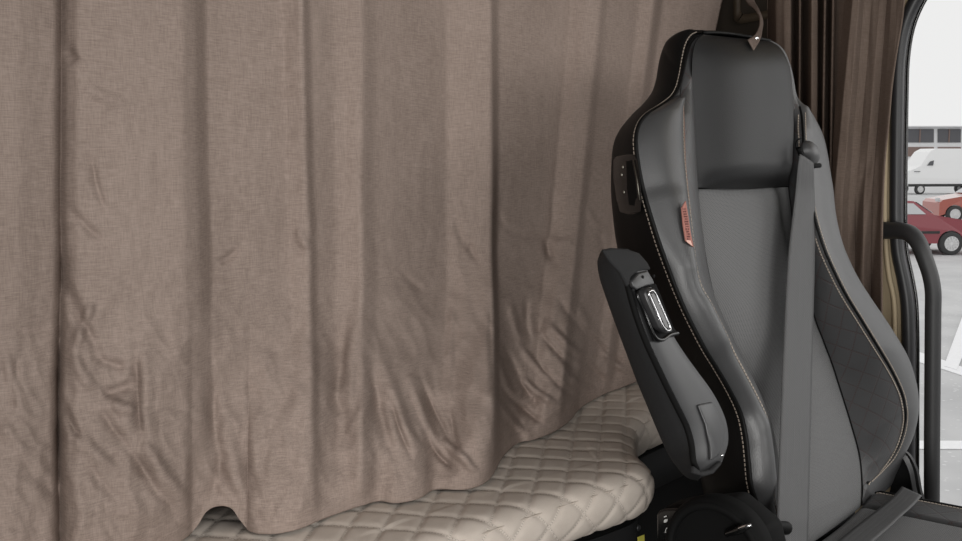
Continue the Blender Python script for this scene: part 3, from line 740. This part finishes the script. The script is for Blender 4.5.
# seams: piping + thread
def piping(P, r, m=M['leather_black'], nm='piping'):
    b = MB(); b.tube(P, r, 8); return b.build(nm, m, seat)
piping(c2 + sB.N*.0008, .0028); piping(c3[28:] + sI.N[28:]*.0002, .0016)
piping(c4[2:] + sI.N[2:]*.0004, .0014)
piping(c6[40:-3] + sR.N[40:-3]*.0004, .0024); piping(c5[64:] , .0014)
def seam(strip, d, fromB, i0, i1, m, nm='stitching', **kw):
    P = np.array([strip.row_dist(i, d, fromB) for i in range(i0, i1)]); b = stitches(P, strip.N[i0:i1], **kw); return b.build(nm, m, seat, smooth=False)
seam(sL, .005, True, 4, NP-1, M['thread'], r=.0007)
seam(sB, .0055, True, 40, NP-1, M['thread']); seam(sI, .004, False, 38, NP-1, M['thread_red'])
seam(sQ, .0065, True, 44, NP-4, M['thread'], pitch=.0056); seam(sR, .0065, False, 44, NP-5, M['thread'], pitch=.0056)
# red woven label on the seam
i0 = int(np.argmin(np.abs(np.array([yy for _, yy in [(0, 0)]*0] or [0]))))
def tagpt(px, py, lift):
    p = PY(px, py, yb_(py) - .047 - lift); return p
tp_ = [(681,208),(685,201),(687.5,217),(690,234),(692.8,247),(685,241),(682.5,225)]
root_tag = MB(); P = [tagpt(a, b_, .016) for a, b_ in tp_]; root_tag.prism(P, (0, -.0015, 0)); rt = root_tag.build('red_label', M['tag'], seat, smooth=False)
rt['label'] = 'small red woven label with dark lettering sewn in the bolster seam'
b = MB(); rnd = random.Random(3)
for k in range(13):
    py = 209 + k*2.5; cx = 684.6 + (py-209)*.145
    for q in range(3):
        a_ = cx - 1.2 + q*1.1 + rnd.uniform(-.3, .3); w_ = rnd.uniform(.3, .55); h_ = rnd.uniform(.35, .9)
        b.prism([tagpt(a_-w_, py-h_, .018), tagpt(a_+w_, py-h_+.1, .018), tagpt(a_+w_, py+h_, .018), tagpt(a_-w_, py+h_, .018)], (0, -.0004, 0))
b.build('lettering', M['tag_ink'], rt, smooth=False)
b = MB(); b.prism([tagpt(686,240,.0178),tagpt(690.5,240.5,.0178),tagpt(692.3,246,.0178),tagpt(687,242.2,.0178)], (0,-.0003,0)); b.build('label_band', M['tag_light'], rt, smooth=False)
# adjuster fitting on the left flank of the shoulder
def YS(px, py, o=0): return PY(px, py, .812 - (px-613)/30*.085 - .006 - o)
fo = [(619,160),(622,156),(634,154),(638,160),(640,178),(642,200),(641,212),(634,215),(626,213),(622,200),(619,178)]
b = MB(); b.prism([YS(x, y, .006) for x, y in fo], np.array([.006, .014, 0])); ft = b.build('side_fitting', M['gloss'], seat, bevel=.002)
fi = [(628,161),(633,160),(635.5,178),(637.5,197),(636,206),(631,205),(629,190)]
b = MB(); b.prism([YS(x, y, .009) for x, y in fi], np.array([.001, .004, 0])); b.build('fitting_slider', M['void'], ft, bevel=.001)
b = MB(); b.tube([YS(633.5,160,.010), YS(637,180,.010), YS(639.8,200,.010)], .0007, 6); b.build('bright_edge', M['steel'], ft)
for (x, y) in ((622.3,174.6),(624.7,192),(623.5,167)):
    b = MB(); b.lathe(YS(x, y, .009), (-.6, -.75, .1), [(0, .0028), (.0015, .0028), (.0025, .0018), (.0025, .0003)], 12); b.build('rivet', M['steel'], ft)

# belt outlet on the right shoulder
bz = MB(); c = PY(809, 153, yb_(153) - .03)
G = []
ax1 = (PY(820, 163, yb_(160)-.035) - PY(800, 146, yb_(150)-.035)); ax1 /= np.linalg.norm(ax1)
nrm = sR.N[60]; ax2 = np.cross(nrm, ax1); ax2 /= np.linalg.norm(ax2); 
for i, ph in enumerate(np.linspace(0, math.pi/2, 10)):
    G.append([c + math.cos(t)*math.cos(ph)*.029*ax1 + math.sin(t)*math.cos(ph)*.021*ax2 + nrm*.016*math.sin(ph) for t in np.linspace(0, 2*math.pi, 36, endpoint=False)])
bz.grid(G, closeu=True); go = bz.build('belt_outlet', M['leather'], seat); go.name = 'belt_outlet'
# dark slot of the outlet
b = MB(); sl = cr([PY(x, y, yb_(y) - .052) for x, y in ((798.5,148),(801,154.5),(806,161),(812.5,165.5),(819.5,165.5))], 20)
b.tube(sl, [.0042]*20, 10); b.build('slot', M['void'], go)
b = MB(); rm = cr([PY(x, y, yb_(y) - .046) for x, y in ((797.5,151),(795.8,146),(797,141),(801,138.3))], 50)
b.tube(rm, .0014, 8); b.build('slot_rim', M['void'], go)

# armrest, raised against the back
arm = MB()
A_ = [(600,253),(597.5,262),(599,276),(604,292),(611,312),(619,334),(628,358),(637,382),(647,406),(657,430),(667,452),(676,466),(686,476),(698,481)]
B_ = [(612,248.5),(616,256),(622,268),(627,282),(631,298),(637,318),(646,342),(656,364),(666,385),(677,407),(687,428),(692,445),(694,459),(701,474)]
Cc = [(628,249),(638,256),(645,266),(650,276),(654,290),(662,312),(673,335),(685,354),(698,372),(711,390),(721,408),(727,425),(728,443),(722,462)]
def armc(pts, off, n=90):
    P = cr(pts, n); return np.array([PY(a, b_, .570 + (470-b_)/215*.085 + off) for a, b_ in P])
aA = armc(A_, .035); aB = armc(B_, -.008); aC = armc(Cc, -.012)
aD = aC + np.array([.030, .050, -.008]); aE = aA + np.array([.050, .030, 0])
arm1 = Strip(aA, aB, .006, 3, m=14, vend=(.05, .05)); arm2 = Strip(aB, aC, .005, 3, m=14, vend=(.05, .06))
arest = MB(); arest.grid(arm1.G); ar = arest.build('armrest', M['arm_tex'], seat)
b = MB(); b.grid(arm2.G); b.build('armrest_pad', M['arm_smooth'], ar)
b = MB(); b.grid(np.stack([aC, (aC+aD)/2 + np.array([.006,0,0]), aD, aE, aA], 1)); b.build('armrest_rear', M['arm_tex'], ar)
for idx in (0, -1):
    b = MB(); ring = [arm1.G[idx, j] for j in range(14)] + [arm2.G[idx, j] for j in range(1, 14)] + [aD[idx], aE[idx]]
    b.add(ring, [tuple(range(len(ring)))]); b.build('armrest_end', M['arm_tex'], ar)
# top cap in textured plastic over the pad's upper end
capP = [(604,250),(613,248),(628,249),(640,253),(648,262),(652,270),(640,271),(632,277),(629,288),(622,274),(611,262)]
def arp(x, y, o): return PY(x, y, .570 + (470-y)/215*.085 - o)
b = MB(); b.prism([arp(x, y, 0.018) for x, y in capP], (0, 0.006, 0)); b.build('armrest_cap', M['arm_tex'], ar, bevel=.0035)
# height adjuster: bezel, recess, grip
bez = [(632,281),(639,273),(648,271),(653,279),(655,284),(646,286),(637,290),(634,287)]
b = MB(); b.prism([arp(x, y, 0.02) for x, y in bez], (0, 0.006, 0)); b.build('adjuster_head', M['arm_smooth'], ar, bevel=.0015)
for x, y in ((642.3,277.4),(653.5,276.2)):
    b = MB(); b.lathe(arp(x, y, .0195), (0, -1, 0), [(0, .0024), (.001, .0024), (.001, .0002)], 14); b.build('pin_hole', M['void'], ar)
rec = [(636,291),(641,286),(656,284),(661,296),(667,312),(674,328),(679,335),(668,338),(660,342),(654,341),(649,328),(642,309)]
b = MB(); b.prism([arp(x, y, 0.016) for x, y in rec], (0, 0.002, 0)); b.build('adjuster_recess', M['void'], ar, smooth=False)
b = MB(); rim = cr([arp(x, y, .017) for x, y in [(650,288),(640,290.5),(637,294),(645,312),(652,330),(656,338),(662,340),(670,335),(678,333)]], 60); b.tube(rim, .0022, 8); b.build('recess_rim', M['gloss'], ar)
grp = [(645,292),(648,288.5),(655,288),(660,298),(666,312),(672,326),(674,332),(667,333.5),(661,329),(655,316),(649,303)]
b = MB(); b.prism([arp(x, y, 0.028) for x, y in grp], (0, 0.012, 0)); gp = b.build('adjuster_grip', M['arm_smooth'], ar, bevel=.003)
b = MB(); loop = cr([arp(x, y, .030) for x, y in [(649,292),(652,290.5),(655,293),(661,306),(667,320),(670.5,329),(667,330.5),(663,326),(656.5,311),(650.5,297.5),(648.6,293.5),(649,292)]], 60); b.tube(loop, .0011, 8); b.build('grip_rim', M['chrome'], gp)
b = MB(); b.prism([arp(x, y, 0.0301) for x, y in [(651,294),(654,293.5),(660,306),(666,320),(668.5,327.5),(665.5,327),(658,311)]], (0, 0.0006, 0)); b.build('grip_inlay', M['gloss'], gp, smooth=False)
# dark groove between shell and pad, then the end cover
b = MB(); gv = cr([arp(x, y, .010) for x, y in [(627,282),(631,298),(637,318),(646,342),(656,364),(666,385),(677,407),(687,428),(691.5,445),(693.5,462),(697,470)]], 80); b.tube(gv, .004, 8); b.build('groove', M['void'], ar)
ecp = [(699,405),(713,402),(719,413),(724,427),(725,443),(720,455),(712,461),(711,445),(707,425)]
b = MB(); b.prism([arp(x, y, 0.018) for x, y in ecp], (0, 0.005, 0)); b.build('end_cover', M['arm_smooth'], ar, bevel=.0025)
hk = [(694,466),(702,472),(712,470),(722,461),(722,465),(714,474),(704,477),(694,474)]
b = MB(); b.prism([arp(x, y, 0.018) for x, y in hk], (0, 0.006, 0)); b.build('end_lip', M['arm_tex'], ar, bevel=.002)
b = MB(); b.lathe(arp(722, 455.5, .02), (0, -1, 0), [(0, .002), (.001, .0018), (.0016, .0002)], 10); b.build('screw', M['chrome'], ar)

# cushion -------------------------------------------------------------
ZC = 2.4 - .622
def rbox_grid(b, x0, x1, y0, y1, z0, z1, r):
    pass
cu = MB(); nx, ny = 90, 80
X0, X1 = 1.22, 1.845; Y1, Y0 = .640, .06
def cz(x, y):
    # top surface: hollow in the middle, raised bolsters along both sides
    s = (x-X0)/(X1-X0); t = (y-Y0)/(Y1-Y0)
    z = ZC + .028*(abs(2*s-1)**3.0) + .012*(1-t)
    ed = min(s*(X1-X0), (1-s)*(X1-X0)); z -= .05*max(0, 1-ed/.045)**2.4
    ef = (y-Y0); z -= .06*max(0, 1-ef/.06)**2.4; eb = Y1-y; z -= .035*max(0, 1-eb/.03)**2
    sx = (X1-.095); gr = abs(x-sx); z -= .006*math.exp(-(gr/.004)**2); gr = abs(x-(X0+.115)); z -= .006*math.exp(-(gr/.004)**2)
    return z
def cushion_patch(xa, xb_, nxx, name, m):
    G = np.zeros((ny, nxx, 3)); UV = np.zeros((ny, nxx, 2))
    for i in range(ny):
        y = Y0 + (Y1-Y0)*i/(ny-1)
        for j in range(nxx):
            x = xa + (xb_-xa)*j/(nxx-1); G[i, j] = (x, y, cz(x, y)); UV[i, j] = (x - (xa+xb_)/2, y)
    b = MB(); b.grid(G); return b.build(name, m, seat, uv=UV.reshape(-1, 2))
cushion_patch(X0, X0+.115, 24, 'cushion_bolster', M['leather_quilt']); cushion_patch(X0+.115, X1-.095, 50, 'cushion_panel', M['perf']); cushion_patch(X1-.095, X1, 24, 'cushion_bolster', M['leather_quilt'])
b = MB(); sk = [(X0, Y0), (X1, Y0), (X1, Y1), (X0, Y1)]
def skp(z, g): return [np.array([x + (g if x > 1.4 else -g), y + (g if y > .3 else -g), z]) for x, y in sk]
b.grid([skp(ZC-.02, 0), skp(ZC-.05, .004), skp(ZC-.11, .0)], closeu=True); bt = skp(ZC-.11, 0); b.add(bt, [(0,1,2,3)]); b.build('cushion_skirt', M['leather_black'], seat)
b = MB(); ys = np.linspace(Y0+.02, Y1-.02, 60)
e1 = np.array([[X1-.030, y, cz(X1-.030, y)+.0015] for y in ys]); b.tube(e1, .0028, 8); b.build('piping', M['leather_black'], seat)
for dx in (-.022, -.038):
    P = np.array([[X1+dx, y, cz(X1+dx, y)] for y in ys]); b = stitches(P, np.tile([0,0,1.0], (60,1)), pitch=.006, r=.0008); b.build('stitching', M['thread'], seat, smooth=False)
# leather tongue and frame in the gap between back and cushion
b = MB(); b.box((1.545, .705, ZC-.04), (.305, .04, .08)); b.build('hinge_frame', M['void'], seat, bevel=.01)
for k in range(3):
    x0 = 1.50 + k*.075; b = MB(); b.tube(cr([(x0, .645, ZC+.008), (x0+.03, .66, ZC+.016), (x0+.07, .655, ZC+.012)], 16), .003, 6); b.build('gap_cable', M['gloss'], seat)
# far recliner cover (grey rim with dark inside)
rc = cr([PX(x, y, 1.935) for x, y in [(900,443),(904,448),(912,456),(918.5,470),(922,488.5),(925,500),(928,515)]], 40)
G = [[p, p + np.array([-.004, .007, .001]), p + np.array([-.018, .010, -.002])] for p in rc]
b = MB(); b.grid(G); rr_ = b.build('recliner_rim', M['arm_smooth'], seat, solid=.003)
b = MB(); pts = [p + np.array([-.006, .002, 0]) for p in rc]; b.add([PX(885, 520, 1.92)] + pts, [(0, i, i+1) for i in range(1, len(pts))]); b.build('recliner_cover', M['void'], seat, smooth=False)
# near recliner cover: round side shield with lever
XR = 1.09
cc = PX(716, 552, XR)
b = MB(); R0 = .070
b.lathe(cc, (-1, 0, 0), [(-.02, R0*.98), (-.004, R0), (.006, R0*.97), (.010, R0*.90), (.010, R0*.80), (.004, R0*.77), (.004, .0005)], 56); sh = b.build('recliner_cover', M['void'], seat, split=50)
b = MB(); b.lathe(cc, (-1, 0, 0), [(.0095, R0*.925), (.012, R0*.91), (.012, R0*.80), (.0095, R0*.785)], 56); b.build('cover_band', M['void'], sh)
b = MB(); lv = cr([PX(727, 534, XR-.014), PX(737, 531, XR-.022), PX(746, 527.5, XR-.026), PX(752, 526, XR-.024)], 24); b.tube(lv, np.concatenate([np.linspace(.004,.0052,16), np.linspace(.005,.0015,8)]), 12); lo = b.build('recline_lever', M['gloss'], seat)
b = MB(); lv = cr([PX(739, 528.6, XR-.0275), PX(746, 526, XR-.031), PX(751, 525.4, XR-.029)], 14); b.tube(lv, .0022, 8); b.build('lever_tip', M['chrome'], lo)
# side shield with switches
b = MB(); sw = [(660,512),(664,508),(676,505),(700,503),(730,500),(765,530),(775,570),(770,600),(660,620)]
b.prism([PX(x, y, 1.13) for x, y in sw], (.05, 0, 0)); b.build('side_shield', M['void'], seat, bevel=.006)
b = MB(); pn = [(659,514),(661,510),(666,508),(684,507),(684,556),(659,558)]; b.prism([PX(x, y, 1.128) for x, y in pn], (-.006, 0, 0)); pan = b.build('switch_panel', M['gloss'], seat, bevel=.003)
def flat(pts, x=1.1205): return [PX(a, c_, x) for a, c_ in pts]
b = MB(); b.prism(flat([(664,516.5),(666.5,515.6),(666.7,516.6),(664.2,517.5)]), (-.0004,0,0)); b.prism(flat([(664,520.3),(665,519.4),(668,518.9),(667.6,521),(666.5,522.3),(664,522.6)]), (-.0004,0,0))
for (a, c_) in (((665.2,532.2),(666.6,527.6)),((666.6,527.6),(668.2,531.4)),((664.8,532.4),(668.4,531.6))):
    p, q = np.array(a), np.array(c_); t = q-p; t /= np.linalg.norm(t); nn = np.array([-t[1], t[0]])*.28; b.prism(flat([tuple(p-nn), tuple(q-nn), tuple(q+nn), tuple(p+nn)]), (-.0004,0,0))
b.build('switch_symbols', M['icon'], pan, smooth=False)
# pedestal
b = MB(); b.box((1.49, .36, 1.5), (.25, .26, .24)); b.build('pedestal', M['void'], seat, bevel=.02)
b = MB(); b.box((1.49, .62, 1.62), (.26, .10, .10)); b.build('bellows', M['void'], seat, bevel=.02)
# side leather fold beneath the left bolster
G = Strip(Cm([(x, y) for x, y in c1p], .03), c2 + np.array([0, .012, 0]), 0, m=6)

# ================================================================== seat belt
belt = thing('seat_belt', PY(792, 541, .5), 'grey webbing seat belt across the seat back, its lap part on the cushion', 'seat belt')
bl = [(799.5,154),(797.5,168),(795.5,190),(792.5,215),(789,245),(786.5,280),(784.5,320),(782.5,360),(781,400),(779.5,440),(778,480),(776.5,520),(776,560),(776,600)]
br = [(813,163),(813.5,175),(814,195),(814.8,215),(814.6,245),(813.8,280),(812.8,320),(811.8,360),(810.8,400),(809.8,440),(808.8,480),(807.8,520),(807,560),(807,600)]
offs = [.055,.052,.045,.04,.04,.04,.04,.045,.05,.055,.06,.07,.085,.09]
NB = 120
def beltc(pts, extra=0):
    P = np.array([(a, b_, o) for (a, b_), o in zip(pts, offs)]); P = cr(P, NB, 2); return np.array([PY(a, b_, yb_(min(b_, 560)) - o - extra) for a, b_, o in P])
BL, BR = beltc(bl), beltc(br, .004)
G = np.zeros((NB, 12, 3)); UV = np.zeros((NB, 12, 2)); L = 0
for i in range(NB):
    if i: L += np.linalg.norm(BL[i]-BL[i-1])
    for j in range(12):
        t = j/11; G[i, j] = BL[i]*(1-t)+BR[i]*t + np.array([0, -.0015*math.sin(t*math.pi), 0]); UV[i, j] = (t*.048, L)
b = MB(); b.grid(G); b.build('shoulder_strap', M['webbing'], belt, uv=UV.reshape(-1, 2), solid=.0012)
def cush(px, py, lift):
    # meet the cushion top by marching along the ray
    d = ray(px, py); t = 1.0
    while t < 2.6:
        p = CAM + d*t
        if p[2] < cz(min(max(p[0], X0), X1), min(max(p[1], Y0), Y1)) + lift: return p
        t += .002
    return p
LL = [(902,487),(893,497),(880,508),(862,522),(842,538),(820,556)]; LR = [(922,496),(914,505),(902,516),(888,529),(873,542),(852,560)]
lz = [.036,.034,.030,.024,.020,.018]
a1 = cr([PZ(x, y, ZC + z) for (x, y), z in zip(LL, lz)], 60); a2 = cr([PZ(x, y, ZC + z + .003) for (x, y), z in zip(LR, lz)], 60)
k = .5*np.exp(-np.arange(60)/4.); 
G = np.zeros((60, 8, 3)); UV = np.zeros((60, 8, 2)); L = 0
for i in range(60):
    if i: L += np.linalg.norm(a1[i]-a1[i-1])
    for j in range(8): t = j/7; G[i, j] = a1[i]*(1-t) + a2[i]*t; UV[i, j] = (t*.048, L)
b = MB(); b.grid(G); b.build('lap_strap', M['webbing'], belt, uv=UV.reshape(-1, 2), solid=.0012)
bk = cr([PY(766,541,.52), PY(770,530,.525), PY(777,527,.53), PY(786,528,.53)], 20)
b = MB(); b.tube(bk, np.linspace(.004,.009,20), 12); b.build('buckle_sleeve', M['shell'], belt)

# ================================================================== grab handle
hp = cr([PX(878,230.5,2.285), PX(890,230.5,2.27), PX(902,231,2.25), PX(911.5,234.5,2.235), PX(918.5,243,2.225), PX(925,259,2.22), PX(930.5,276,2.22), PX(933,291,2.22), PX(933,315,2.22), PX(932.5,380,2.22), PX(932,440,2.22), PX(931.8,500,2.22), PX(931.5,560,2.22), PX(931,600,2.24)], 150)
b = MB(); b.tube(hp, np.interp(np.arange(150), [0, 12, 30, 149], [.0195, .0185, .0165, .0160]), 24); gh = b.build('grab_handle', M['handle'])
tag(gh, 'black plastic grab handle bent down along the door opening', 'grab handle')
b = MB(); b.lathe(hp[0] + np.array([.012, 0, 0]), (-1, 0, 0), [(-.004, .026), (.004, .026), (.008, .02)], 24); b.build('mounting_plate', M['handle'], gh)

# ================================================================== light
quad_wall('wall_front', (1.0, -1.0, 1.68), (1.36, .03, .48), M['lining_dark'])
quad_wall('trim_5', (1.0, -.86, 3.25), (1.36, .04, .17), M['lining_dark'])
w = bpy.data.worlds.new('overcast'); S.world = w; w.use_nodes = True; nt = w.node_tree; bg = nt.nodes['Background']
bg.inputs['Color'].default_value = (.99, .99, .985, 1); bg.inputs['Strength'].default_value = .86
def area(name, loc, target, sx, sy, power, color=(1, 1, 1)):
    l = bpy.data.lights.new(name, 'AREA'); l.shape = 'RECTANGLE'; l.size = sx; l.size_y = sy; l.energy = power; l.color = color
    o = bpy.data.objects.new(name, l); COL.objects.link(o); o.location = loc
    o.rotation_mode = 'QUATERNION'; o.rotation_quaternion = (Vector(target)-Vector(loc)).to_track_quat('-Z', 'Y'); return o
area('windscreen_daylight', (.8, -1.2, 2.9), (1.3, .8, 1.7), 1.9, .7, 22, (1, .985, .96))
area('passenger_door_daylight', (-1.1, -.50, 2.15), (1.3, .9, 1.95), .7, .8, 39, (1, .985, .96))
area('driver_door_daylight', (3.1, -.75, 3.0), (1.7, .5, 1.9), 1.4, 1.4, 14, (1, .985, .965))
S.view_settings.view_transform = 'Standard'; S.view_settings.look = 'None'; S.view_settings.gamma = 1; S.view_settings.exposure = 0
S.view_settings.use_curve_mapping = False
